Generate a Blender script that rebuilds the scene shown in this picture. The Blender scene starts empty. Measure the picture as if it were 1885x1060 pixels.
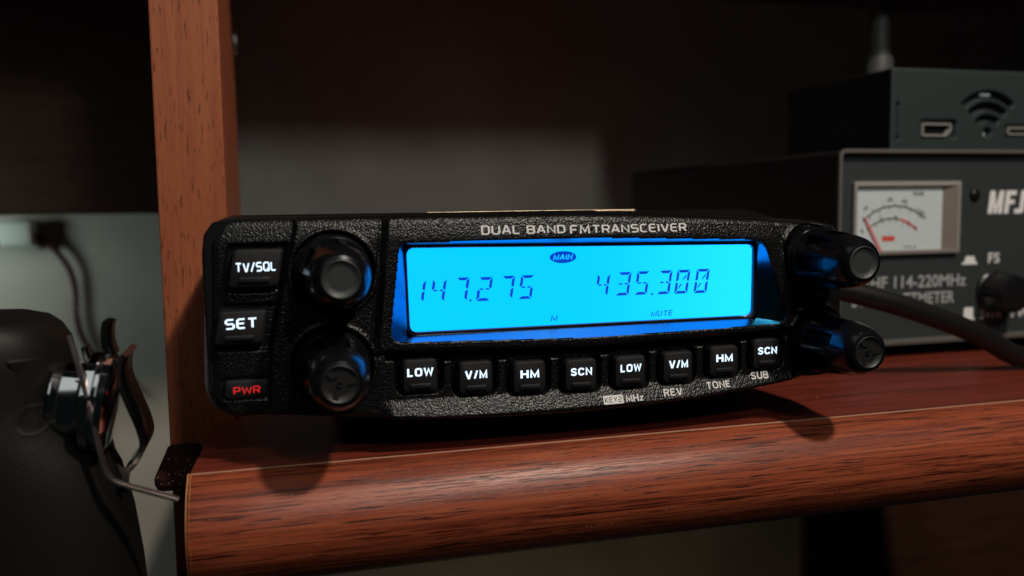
import bpy, bmesh, math, random
import numpy as np
from mathutils import Vector, Matrix

random.seed(4)
rng = np.random.default_rng(4)
MM = 0.001
scene = bpy.context.scene
COL = scene.collection

# ------------------------------------------------------------------ camera, world, lamps
cd = bpy.data.cameras.new('camera')
cam = bpy.data.objects.new('camera', cd)
COL.objects.link(cam)
PSI, PITCH, ROLL = math.radians(15.5), math.radians(5.2), math.radians(0.8)
fwd = Vector((math.sin(PSI) * math.cos(PITCH), math.cos(PSI) * math.cos(PITCH), -math.sin(PITCH)))
rgt = Vector((math.cos(PSI), -math.sin(PSI), 0))
upv = rgt.cross(fwd)
r2 = rgt * math.cos(ROLL) - upv * math.sin(ROLL)
u2 = rgt * math.sin(ROLL) + upv * math.cos(ROLL)
m = Matrix((r2, u2, -fwd)).transposed().to_4x4()
m.translation = Vector((0, -0.180, 0))
cam.matrix_world = m
cd.sensor_width = 36.0
cd.lens = 36.0 * 1600 / 1885
cd.clip_start = 0.005
cd.clip_end = 20
cd.dof.use_dof = True
cd.dof.focus_distance = 0.192
cd.dof.aperture_fstop = 11.5
scene.camera = cam

w = bpy.data.worlds.new('World')
scene.world = w
w.use_nodes = True
w.node_tree.nodes['Background'].inputs[0].default_value = (0.55, 0.75, 0.8, 1)
w.node_tree.nodes['Background'].inputs[1].default_value = 0.005

def area(name, loc, target, size, power, color, size_y=None):
    ld = bpy.data.lights.new(name, 'AREA')
    ld.shape = 'RECTANGLE' if size_y else 'DISK'
    ld.size = size * MM
    if size_y:
        ld.size_y = size_y * MM
    ld.energy = power
    ld.color = color
    o = bpy.data.objects.new(name, ld)
    COL.objects.link(o)
    o.location = Vector(loc) * MM
    d = (Vector(target) - Vector(loc)).normalized()
    o.rotation_euler = d.to_track_quat('-Z', 'Y').to_euler()
    return o

area('ceiling_lamp', (230, -330, 480), (60, 0, -50), 40, 2.6, (1.0, 0.87, 0.74))
area('room_glow', (-190, -330, 430), (-80, -60, -30), 320, 0.31, (0.92, 0.98, 0.96), 620)
area('far_room_lamp', (150, -600, 400), (80, 300, -20), 66, 0.80, (0.95, 0.93, 0.90))
area('monitor_light_behind_mic', (-192, 222, -14), (-155, 300, -26), 40, 0.056, (0.80, 1.0, 0.92), 30)
area('added_fill_below_shelf', (130, 190, -380), (130, 300, -330), 120, 0.035, (1.0, 0.72, 0.42))  # added fill with no known source, lifts the wall under the shelf

vs = scene.view_settings
vs.view_transform = 'Standard'
vs.look = 'None'
vs.exposure = 0
vs.gamma = 1
vs.use_curve_mapping = False
scene.cycles.use_denoising = True
scene.cycles.max_bounces = 8

# ------------------------------------------------------------------ materials
def newmat(name):
    mt = bpy.data.materials.new(name)
    mt.use_nodes = True
    return mt, mt.node_tree.nodes, mt.node_tree.links, mt.node_tree.nodes['Principled BSDF']

def P(name, base, rough=0.5, metal=0.0, spec=0.5, emit=None, estr=1.0, grain=None, coat=0.0, vary=0.0):
    """plain surface; grain = (cells per metre, bump height in metres, strength)"""
    mt, N, L, b = newmat(name)
    b.inputs['Base Color'].default_value = (*base, 1)
    b.inputs['Roughness'].default_value = rough
    b.inputs['Metallic'].default_value = metal
    b.inputs['Specular IOR Level'].default_value = spec
    b.inputs['Coat Weight'].default_value = coat
    if emit:
        b.inputs['Emission Color'].default_value = (*emit, 1)
        b.inputs['Emission Strength'].default_value = estr
    tc = N.new('ShaderNodeTexCoord')
    if grain:
        s, h, st = grain
        v = N.new('ShaderNodeTexVoronoi')
        v.feature = 'SMOOTH_F1'
        v.inputs['Scale'].default_value = s
        v.inputs['Smoothness'].default_value = 0.5
        n = N.new('ShaderNodeTexNoise')
        n.inputs['Scale'].default_value = s * 0.55
        n.inputs['Detail'].default_value = 3
        L.new(tc.outputs['Object'], v.inputs['Vector'])
        L.new(tc.outputs['Object'], n.inputs['Vector'])
        a = N.new('ShaderNodeMath')
        a.operation = 'SUBTRACT'
        L.new(n.outputs['Fac'], a.inputs[0])
        L.new(v.outputs['Distance'], a.inputs[1])
        bp = N.new('ShaderNodeBump')
        bp.inputs['Strength'].default_value = st
        bp.inputs['Distance'].default_value = h
        L.new(a.outputs[0], bp.inputs['Height'])
        L.new(bp.outputs['Normal'], b.inputs['Normal'])
    if vary:
        n2 = N.new('ShaderNodeTexNoise')
        n2.inputs['Scale'].default_value = 90
        n2.inputs['Detail'].default_value = 5
        L.new(tc.outputs['Object'], n2.inputs['Vector'])
        mr = N.new('ShaderNodeMapRange')
        mr.inputs['From Min'].default_value = 0.3
        mr.inputs['From Max'].default_value = 0.7
        mr.inputs['To Min'].default_value = max(0.02, rough - vary)
        mr.inputs['To Max'].default_value = rough + vary
        L.new(n2.outputs['Fac'], mr.inputs['Value'])
        L.new(mr.outputs[0], b.inputs['Roughness'])
    return mt

def wood(name, light, mid, dark, axis, rough, spec=0.5, pore=0.55, pore_scale=(55, 900), coat=0.0, fig=38, bump=0.00006, thr=(0.54, 0.68)):
    """laminate wood; axis = direction of the grain (0 x, 2 z)"""
    mt, N, L, b = newmat(name)
    tc = N.new('ShaderNodeTexCoord')
    def mapped(along, across):
        mp = N.new('ShaderNodeMapping')
        sc = [across, across, across]
        sc[axis] = along
        mp.inputs['Scale'].default_value = sc
        L.new(tc.outputs['Object'], mp.inputs['Vector'])
        return mp
    def noise(mp, detail, dist=0.0, rough_=0.55):
        n = N.new('ShaderNodeTexNoise')
        n.inputs['Scale'].default_value = 1.0
        n.inputs['Detail'].default_value = detail
        n.inputs['Distortion'].default_value = dist
        n.inputs['Roughness'].default_value = rough_
        L.new(mp.outputs[0], n.inputs['Vector'])
        return n
    fg = noise(mapped(17, fig * 8), 6, 1.2, 0.6)
    cr = N.new('ShaderNodeValToRGB')
    e = cr.color_ramp.elements
    e[0].position, e[0].color = 0.30, (*dark, 1)
    e[1].position, e[1].color = 0.70, (*light, 1)
    k = e.new(0.5)
    k.color = (*mid, 1)
    L.new(fg.outputs['Fac'], cr.inputs['Fac'])
    # dark open pores: short streaks
    po = noise(mapped(*pore_scale), 3, 0.4, 0.6)
    pr = N.new('ShaderNodeMapRange')
    pr.inputs['From Min'].default_value = thr[0]
    pr.inputs['From Max'].default_value = thr[1]
    pr.inputs['To Max'].default_value = pore
    L.new(po.outputs['Fac'], pr.inputs['Value'])
    mx = N.new('ShaderNodeMixRGB')
    mx.inputs['Color2'].default_value = (dark[0] * 0.22, dark[1] * 0.2, dark[2] * 0.2, 1)
    L.new(pr.outputs[0], mx.inputs['Fac'])
    L.new(cr.outputs['Color'], mx.inputs['Color1'])
    L.new(mx.outputs['Color'], b.inputs['Base Color'])
    fine = noise(mapped(350, 2600), 2)
    ad = N.new('ShaderNodeMath')
    ad.operation = 'MULTIPLY_ADD'
    ad.inputs[1].default_value = -0.8
    L.new(pr.outputs[0], ad.inputs[0])
    L.new(fine.outputs['Fac'], ad.inputs[2])
    bp = N.new('ShaderNodeBump')
    bp.inputs['Strength'].default_value = 0.5
    bp.inputs['Distance'].default_value = bump
    L.new(ad.outputs[0], bp.inputs['Height'])
    L.new(bp.outputs['Normal'], b.inputs['Normal'])
    rr = N.new('ShaderNodeMapRange')
    rr.inputs['To Min'].default_value = rough - 0.08
    rr.inputs['To Max'].default_value = rough + 0.1
    L.new(fine.outputs['Fac'], rr.inputs['Value'])
    L.new(rr.outputs[0], b.inputs['Roughness'])
    b.inputs['Specular IOR Level'].default_value = spec
    b.inputs['Coat Weight'].default_value = coat
    return mt

BLK = (0.012, 0.0125, 0.0135)
M_face = P('textured_plastic', (0.0045, 0.0046, 0.0048), 0.33, spec=0.42, grain=(2500, 0.00012, 1.0))
M_body = P('smooth_black_plastic', (0.008, 0.008, 0.009), 0.3, spec=0.5)
M_key = P('rubber_key', (0.008, 0.008, 0.009), 0.6, spec=0.3, grain=(5000, 0.00003, 0.4))
M_knob = P('gloss_knob', (0.005, 0.005, 0.006), 0.22, spec=0.42, vary=0.04)
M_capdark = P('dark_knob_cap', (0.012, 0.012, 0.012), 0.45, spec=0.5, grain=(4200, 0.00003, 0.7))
M_cap = P('satin_knob_cap', (0.034, 0.040, 0.039), 0.45, spec=0.5, grain=(4200, 0.00003, 0.7))
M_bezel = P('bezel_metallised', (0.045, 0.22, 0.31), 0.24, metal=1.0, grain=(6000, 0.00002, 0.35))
M_step = P('gloss_window_edge', (0.06, 0.065, 0.08), 0.2, metal=0.7, spec=0.6)
M_print = P('grey_print', (0.75, 0.75, 0.74), 0.55, grain=(1750, 0.00005, 0.5))
M_white = P('backlit_white', (0.1, 0.1, 0.1), 0.6, emit=(0.66, 0.84, 1.0), estr=1.5)
M_redled = P('backlit_red', (0.05, 0.01, 0.01), 0.6, emit=(0.62, 0.012, 0.012), estr=0.9)
M_seg = P('segment_blue', (0.0, 0.0, 0.0), 0.5, emit=(0.0, 0.055, 0.52), estr=1.0)
M_bracket = P('black_bracket', (0.006, 0.006, 0.006), 0.6, spec=0.3)

def lcd_material():
    mt, N, L, b = newmat('backlit_display')
    b.inputs['Base Color'].default_value = (0.0, 0.01, 0.02, 1)
    b.inputs['Roughness'].default_value = 0.25
    b.inputs['Specular IOR Level'].default_value = 0.15
    tc = N.new('ShaderNodeTexCoord')
    sx = N.new('ShaderNodeSeparateXYZ')
    L.new(tc.outputs['Object'], sx.inputs[0])
    mr = N.new('ShaderNodeMapRange')         # backlight lamp sits at the right end of the light guide
    mr.inputs['From Min'].default_value = -0.010
    mr.inputs['From Max'].default_value = 0.050
    mr.interpolation_type = 'SMOOTHERSTEP'
    L.new(sx.outputs[0], mr.inputs['Value'])
    cr = N.new('ShaderNodeValToRGB')
    cr.color_ramp.elements[0].color = (0.003, 0.66, 2.5, 1)
    cr.color_ramp.elements[1].color = (0.016, 0.86, 2.9, 1)
    L.new(mr.outputs[0], cr.inputs['Fac'])
    L.new(cr.outputs['Color'], b.inputs['Emission Color'])
    b.inputs['Emission Strength'].default_value = 1.0
    return mt
M_lcd = lcd_material()

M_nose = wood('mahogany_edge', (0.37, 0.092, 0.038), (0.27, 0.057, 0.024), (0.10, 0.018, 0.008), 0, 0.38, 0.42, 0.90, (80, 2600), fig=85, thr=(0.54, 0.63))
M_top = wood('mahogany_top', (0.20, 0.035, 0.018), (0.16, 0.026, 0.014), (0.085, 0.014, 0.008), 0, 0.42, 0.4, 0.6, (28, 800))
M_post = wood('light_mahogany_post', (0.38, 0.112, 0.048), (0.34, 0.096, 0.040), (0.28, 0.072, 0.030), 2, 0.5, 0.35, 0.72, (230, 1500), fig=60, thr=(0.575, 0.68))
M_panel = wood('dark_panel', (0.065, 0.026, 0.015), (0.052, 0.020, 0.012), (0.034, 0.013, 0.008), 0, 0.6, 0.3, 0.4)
M_band = P('worn_edge', (0.36, 0.19, 0.12), 0.5)

def wall_material():
    mt, N, L, b = newmat('painted_wall')
    tc = N.new('ShaderNodeTexCoord')
    n = N.new('ShaderNodeTexNoise')
    n.inputs['Scale'].default_value = 14
    n.inputs['Detail'].default_value = 5
    L.new(tc.outputs['Object'], n.inputs['Vector'])
    cr = N.new('ShaderNodeValToRGB')
    cr.color_ramp.elements[0].position = 0.35
    cr.color_ramp.elements[0].color = (0.39, 0.355, 0.315, 1)
    cr.color_ramp.elements[1].position = 0.65
    cr.color_ramp.elements[1].color = (0.52, 0.485, 0.44, 1)
    L.new(n.outputs['Fac'], cr.inputs['Fac'])
    L.new(cr.outputs['Color'], b.inputs['Base Color'])
    b.inputs['Roughness'].default_value = 0.85
    n2 = N.new('ShaderNodeTexNoise')
    n2.inputs['Scale'].default_value = 400
    L.new(tc.outputs['Object'], n2.inputs['Vector'])
    bp = N.new('ShaderNodeBump')
    bp.inputs['Strength'].default_value = 0.3
    bp.inputs['Distance'].default_value = 0.0006
    L.new(n2.outputs['Fac'], bp.inputs['Height'])
    L.new(bp.outputs['Normal'], b.inputs['Normal'])
    return mt
M_wall = wall_material()
M_case = P('meter_case_paint', (0.010, 0.010, 0.010), 0.5, spec=0.4, grain=(2600, 0.00006, 0.5))
M_rim = P('meter_rim_paint', (0.11, 0.105, 0.095), 0.45, spec=0.45)
M_panelp = P('meter_panel_paint', (0.032, 0.040, 0.041), 0.55, spec=0.4, grain=(2600, 0.00005, 0.4))
M_paper = P('dial_paper', (0.58, 0.67, 0.68), 0.7)
M_ink = P('dial_ink', (0.05, 0.06, 0.07), 0.7)
M_redink = P('red_ink', (0.65, 0.07, 0.06), 0.7)
M_clear = P('clear_plastic_frame', (0.30, 0.29, 0.27), 0.2, spec=0.6)
M_reveal = P('dial_frame_brown', (0.20, 0.17, 0.145), 0.5)  # plain brown of the slope between window frame and dial
M_sign = P('white_screenprint', (0.85, 0.86, 0.86), 0.6)
M_hot = P('powder_coat', (0.021, 0.034, 0.034), 0.6, spec=0.4, grain=(3800, 0.00005, 0.6))
M_hole = P('dark_inside', (0.004, 0.004, 0.004), 0.7, spec=0.2)
M_metal = P('dull_metal', (0.55, 0.53, 0.50), 0.3, metal=1.0)
M_chrome = P('chrome', (0.80, 0.80, 0.80), 0.09, metal=1.0, vary=0.03)
M_darkchrome = P('aged_chrome', (0.34, 0.32, 0.32), 0.24, metal=1.0, vary=0.06)
M_clip = P('clip_steel', (0.50, 0.42, 0.40), 0.38, metal=1.0, vary=0.08)
M_blackchrome = P('black_chrome', (0.20, 0.195, 0.19), 0.24, metal=1.0, vary=0.05)
M_mic = P('microphone_plastic', (0.0055, 0.005, 0.0045), 0.55, spec=0.3, grain=(2400, 0.00006, 0.5))
M_cable = P('cable_rubber', (0.008, 0.0075, 0.0075), 0.42, spec=0.45)
M_ant = P('antenna_rubber', (0.06, 0.065, 0.06), 0.5)
M_box = P('white_box_plastic', (0.66, 0.68, 0.66), 0.6)
M_wire = P('dark_red_wire', (0.055, 0.010, 0.012), 0.5)

# ------------------------------------------------------------------ helpers (millimetres)
ORG = {}
def _link(o, parent, org):
    COL.objects.link(o)
    po = ORG[parent.name] if parent else Vector((0, 0, 0))
    org = Vector(org) if org is not None else po
    o.parent = parent
    o.location = (org - po) * MM
    ORG[o.name] = org
    return org

def empty(name, label, cat, loc, group=None):
    o = bpy.data.objects.new(name, None)
    o.empty_display_size = 0.01
    _link(o, None, loc)
    o['label'] = label
    o['category'] = cat
    if group:
        o['group'] = group
    return o

def mesh(name, V, F, mat, parent=None, org=None, smooth=False, sharp=None):
    """V in world millimetres"""
    me = bpy.data.meshes.new(name)
    o = bpy.data.objects.new(name, me)
    og = _link(o, parent, org)
    V = (np.asarray(V, dtype=float) - np.array(og)) * MM
    me.from_pydata(V.tolist(), [], [list(map(int, f)) for f in F])
    me.validate()
    bm = bmesh.new()
    bm.from_mesh(me)
    bmesh.ops.recalc_face_normals(bm, faces=bm.faces)
    bm.to_mesh(me)
    bm.free()
    mats = mat if isinstance(mat, (list, tuple)) else [mat]
    for x in mats:
        me.materials.append(x)
    if smooth:
        me.polygons.foreach_set('use_smooth', [True] * len(me.polygons))
        if sharp:
            me.set_sharp_from_angle(angle=math.radians(sharp))
    return o

class MB:
    def __init__(s):
        s.V, s.F = [], []
    def add(s, V, F):
        k = len(s.V)
        s.V += [tuple(v) for v in V]
        s.F += [[i + k for i in f] for f in F]
        return s
    def build(s, name, mat, parent=None, org=None, smooth=False, sharp=None):
        return mesh(name, s.V, s.F, mat, parent, org, smooth, sharp)

def box(x0, x1, y0, y1, z0, z1, bev=0.0, seg=2):
    bm = bmesh.new()
    bmesh.ops.create_cube(bm, size=1)
    for v in bm.verts:
        v.co = Vector(((x0 + x1) / 2 + v.co.x * (x1 - x0), (y0 + y1) / 2 + v.co.y * (y1 - y0), (z0 + z1) / 2 + v.co.z * (z1 - z0)))
    if bev:
        bmesh.ops.bevel(bm, geom=list(bm.edges), offset=bev, segments=seg, profile=0.5, affect='EDGES')
    V = [tuple(v.co) for v in bm.verts]
    bm.verts.index_update()
    F = [[v.index for v in f.verts] for f in bm.faces]
    bm.free()
    return V, F

def rrect(cx, cz, w_, h_, r, n=5, skew=0.0):
    """rounded rectangle loop in (x,z); skew shifts x with z"""
    out = []
    for (sx, sz, a0) in ((1, 1, 0), (-1, 1, 90), (-1, -1, 180), (1, -1, 270)):
        for i in range(n + 1):
            a = math.radians(a0 + 90 * i / n)
            x = sx * (w_ / 2 - r) + r * math.cos(a)
            z = sz * (h_ / 2 - r) + r * math.sin(a)
            out.append((cx + x + skew * z, cz + z))
    return out

def rpoly(pts, r, n=5):
    """polygon with rounded corners"""
    out = []
    k = len(pts)
    for i in range(k):
        p0, p1, p2 = (Vector(pts[(i - 1) % k]), Vector(pts[i]), Vector(pts[(i + 1) % k]))
        rr = r[i] if isinstance(r, (list, tuple)) else r
        a, b = (p0 - p1).normalized(), (p2 - p1).normalized()
        ang = a.angle(b)
        t = min(rr / math.tan(ang / 2), (p0 - p1).length * 0.49, (p2 - p1).length * 0.49)
        A, B = p1 + a * t, p1 + b * t
        for j in range(n + 1):
            u = j / n
            q = A * (1 - u) ** 2 + p1 * 2 * u * (1 - u) + B * u ** 2
            out.append((q.x, q.y))
    return out

def loft(loops, cap0=True, cap1=True):
    """loops of equal length of 3d points"""
    V, F = [], []
    n = len(loops[0])
    for l in loops:
        V += [tuple(p) for p in l]
    for i in range(len(loops) - 1):
        for j in range(n):
            a, b = i * n + j, i * n + (j + 1) % n
            F.append([a, b, b + n, a + n])
    if cap0:
        F.append(list(range(n))[::-1])
    if cap1:
        F.append([(len(loops) - 1) * n + j for j in range(n)])
    return V, F

def xz(loop, y):
    return [(p[0], y(p[0], p[1]) if callable(y) else y, p[1]) for p in loop]

def inset(loop, d):
    """shrink a convex-ish loop towards its inside by d"""
    P_ = [Vector(p) for p in loop]
    n = len(P_)
    out = []
    area2 = sum(P_[i].x * P_[(i + 1) % n].y - P_[(i + 1) % n].x * P_[i].y for i in range(n))
    sg = 1 if area2 > 0 else -1
    for i in range(n):
        t = (P_[(i + 1) % n] - P_[i - 1])
        if t.length < 1e-9:
            t = Vector((1, 0))
        t.normalize()
        nrm = Vector((-t.y, t.x)) * sg
        q = P_[i] + nrm * d
        out.append((q.x, q.y))
    return out

def lathe(profile, n, axis='y', mod=None):
    """profile [(t along axis, r)] -> V,F ; axis y points to -y (towards the viewer)"""
    V, F = [], []
    for i, (t, r) in enumerate(profile):
        for j in range(n):
            a = 2 * math.pi * j / n
            rr = mod(i, t, r, a) if mod else r
            V.append((rr * math.cos(a), -t, rr * math.sin(a)))
    for i in range(len(profile) - 1):
        for j in range(n):
            a, b = i * n + j, i * n + (j + 1) % n
            F.append([a, b, b + n, a + n])
    F.append(list(range(n)))
    F.append([(len(profile) - 1) * n + j for j in range(n)][::-1])
    return V, F

def tube(pts, r, n=12, sub=8):
    """smooth tube through pts"""
    Q = [Vector(p) for p in pts]
    C = []
    for i in range(len(Q) - 1):
        p0, p1, p2, p3 = Q[max(i - 1, 0)], Q[i], Q[i + 1], Q[min(i + 2, len(Q) - 1)]
        for k in range(sub):
            t = k / sub
            C.append(0.5 * ((2 * p1) + (p2 - p0) * t + (2 * p0 - 5 * p1 + 4 * p2 - p3) * t * t + (3 * p1 - p0 - 3 * p2 + p3) * t ** 3))
    C.append(Q[-1])
    loops = []
    ref = Vector((0, 0, 1))
    for i, c in enumerate(C):
        t = (C[min(i + 1, len(C) - 1)] - C[max(i - 1, 0)]).normalized()
        s = t.cross(ref)
        if s.length < 0.05:
            s = t.cross(Vector((0, 1, 0)))
        s.normalize()
        u = s.cross(t)
        loops.append([c + (s * math.cos(2 * math.pi * j / n) + u * math.sin(2 * math.pi * j / n)) * r for j in range(n)])
    return loft(loops)

def ribbon(path, thick, y0, y1, n_sub=6):
    """strip of sheet metal: path in (x,z), thickness across the path, width from y0 to y1"""
    Q = [Vector(p) for p in path]
    C = []
    for i in range(len(Q) - 1):
        p0, p1, p2, p3 = Q[max(i - 1, 0)], Q[i], Q[i + 1], Q[min(i + 2, len(Q) - 1)]
        for k in range(n_sub):
            t = k / n_sub
            C.append(0.5 * ((2 * p1) + (p2 - p0) * t + (2 * p0 - 5 * p1 + 4 * p2 - p3) * t * t + (3 * p1 - p0 - 3 * p2 + p3) * t ** 3))
    C.append(Q[-1])
    loops = []
    for i, c in enumerate(C):
        t = (C[min(i + 1, len(C) - 1)] - C[max(i - 1, 0)]).normalized()
        nn = Vector((-t.y, t.x)) * thick / 2
        e = thick * 0.25
        pts = []
        for (s, y) in ((1, y0 + e), (0.6, y0), (-0.6, y0), (-1, y0 + e), (-1, y1 - e), (-0.6, y1), (0.6, y1), (1, y1 - e)):
            q = c + nn * s
            pts.append((q.x, y, q.y))
        loops.append(pts)
    return loft(loops)

# ---- lettering
def font2d(s, bold=0.0, shear=0.0):
    cu = bpy.data.curves.new('lettering', 'FONT')
    cu.body = s
    cu.size = 1.0
    cu.offset = bold
    cu.shear = shear
    cu.resolution_u = 4
    o = bpy.data.objects.new('lettering', cu)
    COL.objects.link(o)
    dg = bpy.context.evaluated_depsgraph_get()
    dg.update()
    ev = o.evaluated_get(dg)
    me = ev.to_mesh()
    V = np.array([(v.co.x, v.co.y) for v in me.vertices])
    F = [list(p.vertices) for p in me.polygons]
    ev.to_mesh_clear()
    bpy.data.objects.remove(o)
    bpy.data.curves.remove(cu)
    return V, F

def fit(V, x0, x1, z0, z1, z0b=None):
    """fit 2d verts in a box; z0b lets the baseline slope towards the right end"""
    V = np.array(V, dtype=float)
    mn, mx = V.min(0), V.max(0)
    u = (V - mn) / (mx - mn)
    sl = 0 if z0b is None else (z0b - z0)
    return np.stack([x0 + u[:, 0] * (x1 - x0), z0 + u[:, 1] * (z1 - z0) + u[:, 0] * sl], 1)

STROKES = {
 'A': (4.4, [[(0, 0), (1.9, 6), (2.5, 6), (4.4, 0)], [(0.75, 1.9), (3.65, 1.9)]]),
 'B': (4, [[(0, 0), (0, 6), (3.3, 6), (3.9, 5.3), (3.9, 3.8), (3.2, 3.1), (0, 3.1)], [(3.2, 3.1), (4, 2.3), (4, 0.7), (3.3, 0), (0, 0)]]),
 'C': (3.8, [[(3.8, 6), (0.9, 6), (0, 5.1), (0, 0.9), (0.9, 0), (3.8, 0)]]),
 'D': (4, [[(0, 0), (0, 6), (3, 6), (4, 5), (4, 1), (3, 0), (0, 0)]]),
 'E': (3.8, [[(3.8, 6), (0.9, 6), (0, 5.1), (0, 0.9), (0.9, 0), (3.8, 0)], [(0, 3.1), (3.4, 3.1)]]),
 'F': (3.7, [[(3.7, 6), (0.9, 6), (0, 5.1), (0, 0)], [(0, 3.0), (3.2, 3.0)]]),
 'I': (0.2, [[(0.1, 0), (0.1, 6)]]),
 'K': (4, [[(0, 0), (0, 6)], [(4, 6), (0.3, 3), (4, 0)]]),
 'L': (3.5, [[(0, 6), (0, 0.8), (0.8, 0), (3.5, 0)]]),
 'M': (5, [[(0, 0), (0.3, 6), (2.5, 1.4), (4.7, 6), (5, 0)]]),
 'N': (4.2, [[(0, 0), (0, 6), (4.2, 0), (4.2, 6)]]),
 'H': (4.2, [[(0, 0), (0, 6)], [(4.2, 0), (4.2, 6)], [(0, 3.1), (4.2, 3.1)]]),
 'O': (4.4, [[(1.2, 0), (0.35, 0.5), (0, 1.5), (0, 4.5), (0.35, 5.5), (1.2, 6), (3.2, 6), (4.05, 5.5), (4.4, 4.5), (4.4, 1.5), (4.05, 0.5), (3.2, 0), (1.2, 0)]]),
 'z': (3.0, [[(0, 4), (3, 4), (0, 0), (3, 0)]]),
 'G': (4, [[(4, 5.2), (3.2, 6), (0.9, 6), (0, 5.1), (0, 0.9), (0.9, 0), (4, 0), (4, 2.8), (2.4, 2.8)]]),
 'P': (4, [[(0, 0), (0, 6), (3.2, 6), (4, 5.2), (4, 3.4), (3.2, 2.6), (0, 2.6)]]),
 'Q': (4.2, [[(1, 0), (0, 1), (0, 5), (1, 6), (3.2, 6), (4.2, 5), (4.2, 1), (3.2, 0), (1, 0)], [(2.6, 1.6), (4.4, -0.4)]]),
 'R': (4, [[(0, 0), (0, 6), (3.2, 6), (4, 5.2), (4, 3.5), (3.2, 2.7), (0, 2.7)], [(2.2, 2.7), (4.1, 0)]]),
 'S': (4, [[(3.9, 6), (0.8, 6), (0, 5.2), (0, 3.9), (0.8, 3.1), (3.2, 3.1), (4, 2.3), (4, 0.8), (3.2, 0), (0.1, 0)]]),
 'T': (4.2, [[(0, 6), (4.2, 6)], [(2.1, 6), (2.1, 0)]]),
 'U': (4.1, [[(0, 6), (0, 0.9), (0.9, 0), (3.2, 0), (4.1, 0.9), (4.1, 6)]]),
 'V': (4.4, [[(0, 6), (1.9, 0), (2.5, 0), (4.4, 6)]]),
 'W': (6, [[(0, 6), (1.2, 0), (3, 5.0), (4.8, 0), (6, 6)]]),
 'Y': (4.2, [[(0, 6), (2.1, 3), (4.2, 6)], [(2.1, 3), (2.1, 0)]]),
 '2': (4, [[(0, 6), (3.2, 6), (4, 5.2), (4, 3.9), (3.2, 3.1), (0.8, 3.1), (0, 2.3), (0, 0), (4, 0)]]),
 '/': (2.6, [[(0, -0.4), (2.6, 6.4)]]),
 ' ': (2.0, []),
}
BOLD = dict(STROKES)
BOLD.update({
 'C': (4.2, [[(4.2, 4.6), (3.7, 5.6), (2.8, 6), (1.4, 6), (0.4, 5.3), (0, 4.2), (0, 1.8), (0.4, 0.7), (1.4, 0), (2.8, 0), (3.7, 0.4), (4.2, 1.4)]]),
 'S': (4, [[(3.9, 4.7), (3.4, 5.7), (2.5, 6), (1.4, 6), (0.5, 5.5), (0.2, 4.6), (0.6, 3.7), (1.6, 3.2), (2.6, 2.8), (3.6, 2.3), (3.9, 1.4), (3.5, 0.5), (2.5, 0), (1.4, 0), (0.5, 0.4), (0.05, 1.4)]]),
 'L': (3.4, [[(0, 6.5), (0, 0), (3.4, 0)]]),
 'E': (3.5, [[(3.5, 6), (0, 6), (0, 0), (3.5, 0)], [(0, 3.1), (3.2, 3.1)]]),
 'N': (4.2, [[(0, -0.6), (0, 6.0), (4.2, 0), (4.2, 6.6)]]),
 'M': (5, [[(0, -0.6), (0, 6), (2.5, 0.5), (5, 6), (5, -0.6)]]),
 'H': (4.2, [[(0, -0.6), (0, 6.6)], [(4.2, -0.6), (4.2, 6.6)], [(0, 3.1), (4.2, 3.1)]]),
 'V': (4.6, [[(0, 6.6), (2.0, 0), (2.6, 0), (4.6, 6.6)]]),
 'W': (6.4, [[(0, 6.6), (1.5, 0), (3.2, 5.6), (4.9, 0), (6.4, 6.6)]]),
 'R': (4.1, [[(0, -0.6), (0, 6), (3, 6), (3.8, 5.4), (3.9, 4.4), (3.6, 3.4), (2.8, 2.9), (0, 2.9)], [(2.4, 2.9), (3.9, -0.6)]]),
 'T': (4.2, [[(0, 6), (4.2, 6)], [(2.1, 6), (2.1, -0.6)]]),
 'U': (4.1, [[(0, 6.6), (0, 1.5), (0.4, 0.5), (1.4, 0), (2.7, 0), (3.7, 0.5), (4.1, 1.5), (4.1, 6.6)]]),
 'z': (2.8, [[(0, 4), (2.8, 4), (0, 0), (2.8, 0)]]),
 '/': (2.2, [[(0, -0.6), (2.2, 6.6)]]),
})
def thick(path, wd):
    """mitred polyline of width wd -> V,F (2d)"""
    P_ = [Vector(p) for p in path]
    closed = (P_[0] - P_[-1]).length < 1e-6
    if closed:
        P_ = P_[:-1]
    n = len(P_)
    V = []
    for i in range(n):
        a = P_[i] - P_[i - 1] if (i > 0 or closed) else P_[1] - P_[0]
        b = P_[(i + 1) % n] - P_[i] if (i < n - 1 or closed) else P_[-1] - P_[-2]
        a.normalize(); b.normalize()
        na, nb = Vector((-a.y, a.x)), Vector((-b.y, b.x))
        mm = na + nb
        if mm.length < 0.2:
            mm = na
        mm.normalize()
        l = min(1.0 / max(mm.dot(na), 0.35), 1.9)
        e = Vector((0, 0))
        if not closed and i == 0:
            e = -a * 0
        V += [P_[i] + mm * wd / 2 * l, P_[i] - mm * wd / 2 * l]
    F = []
    for i in range(n if closed else n - 1):
        j = (i + 1) % n
        F.append([2 * i, 2 * j, 2 * j + 1, 2 * i + 1])
    return [(v.x, v.y) for v in V], F

def stroke2d(s, wd=1.05, gap=1.9, table=None):
    V, F, lay = [], [], []
    x = 0
    for ch in s:
        wch, st = (table or STROKES)[ch]
        for li, p in enumerate(st):
            v, f = thick([(q[0] + x, q[1]) for q in p], wd)
            k = len(V)
            V += v
            lay += [li] * len(v)
            F += [[i + k for i in ff] for ff in f]
        x += wch + gap
    return np.array(V), F, lay

def letters(name, V2, F, y, mat, parent, lay=None, org=None):
    """y: number or function (x,z)->y of the surface the letters lie on"""
    V = []
    for i, (x, z) in enumerate(V2):
        yy = y(x, z) if callable(y) else y
        V.append((x, yy - (0.006 * lay[i] if lay else 0), z))
    return mesh(name, V, F, mat, parent, org)

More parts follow.
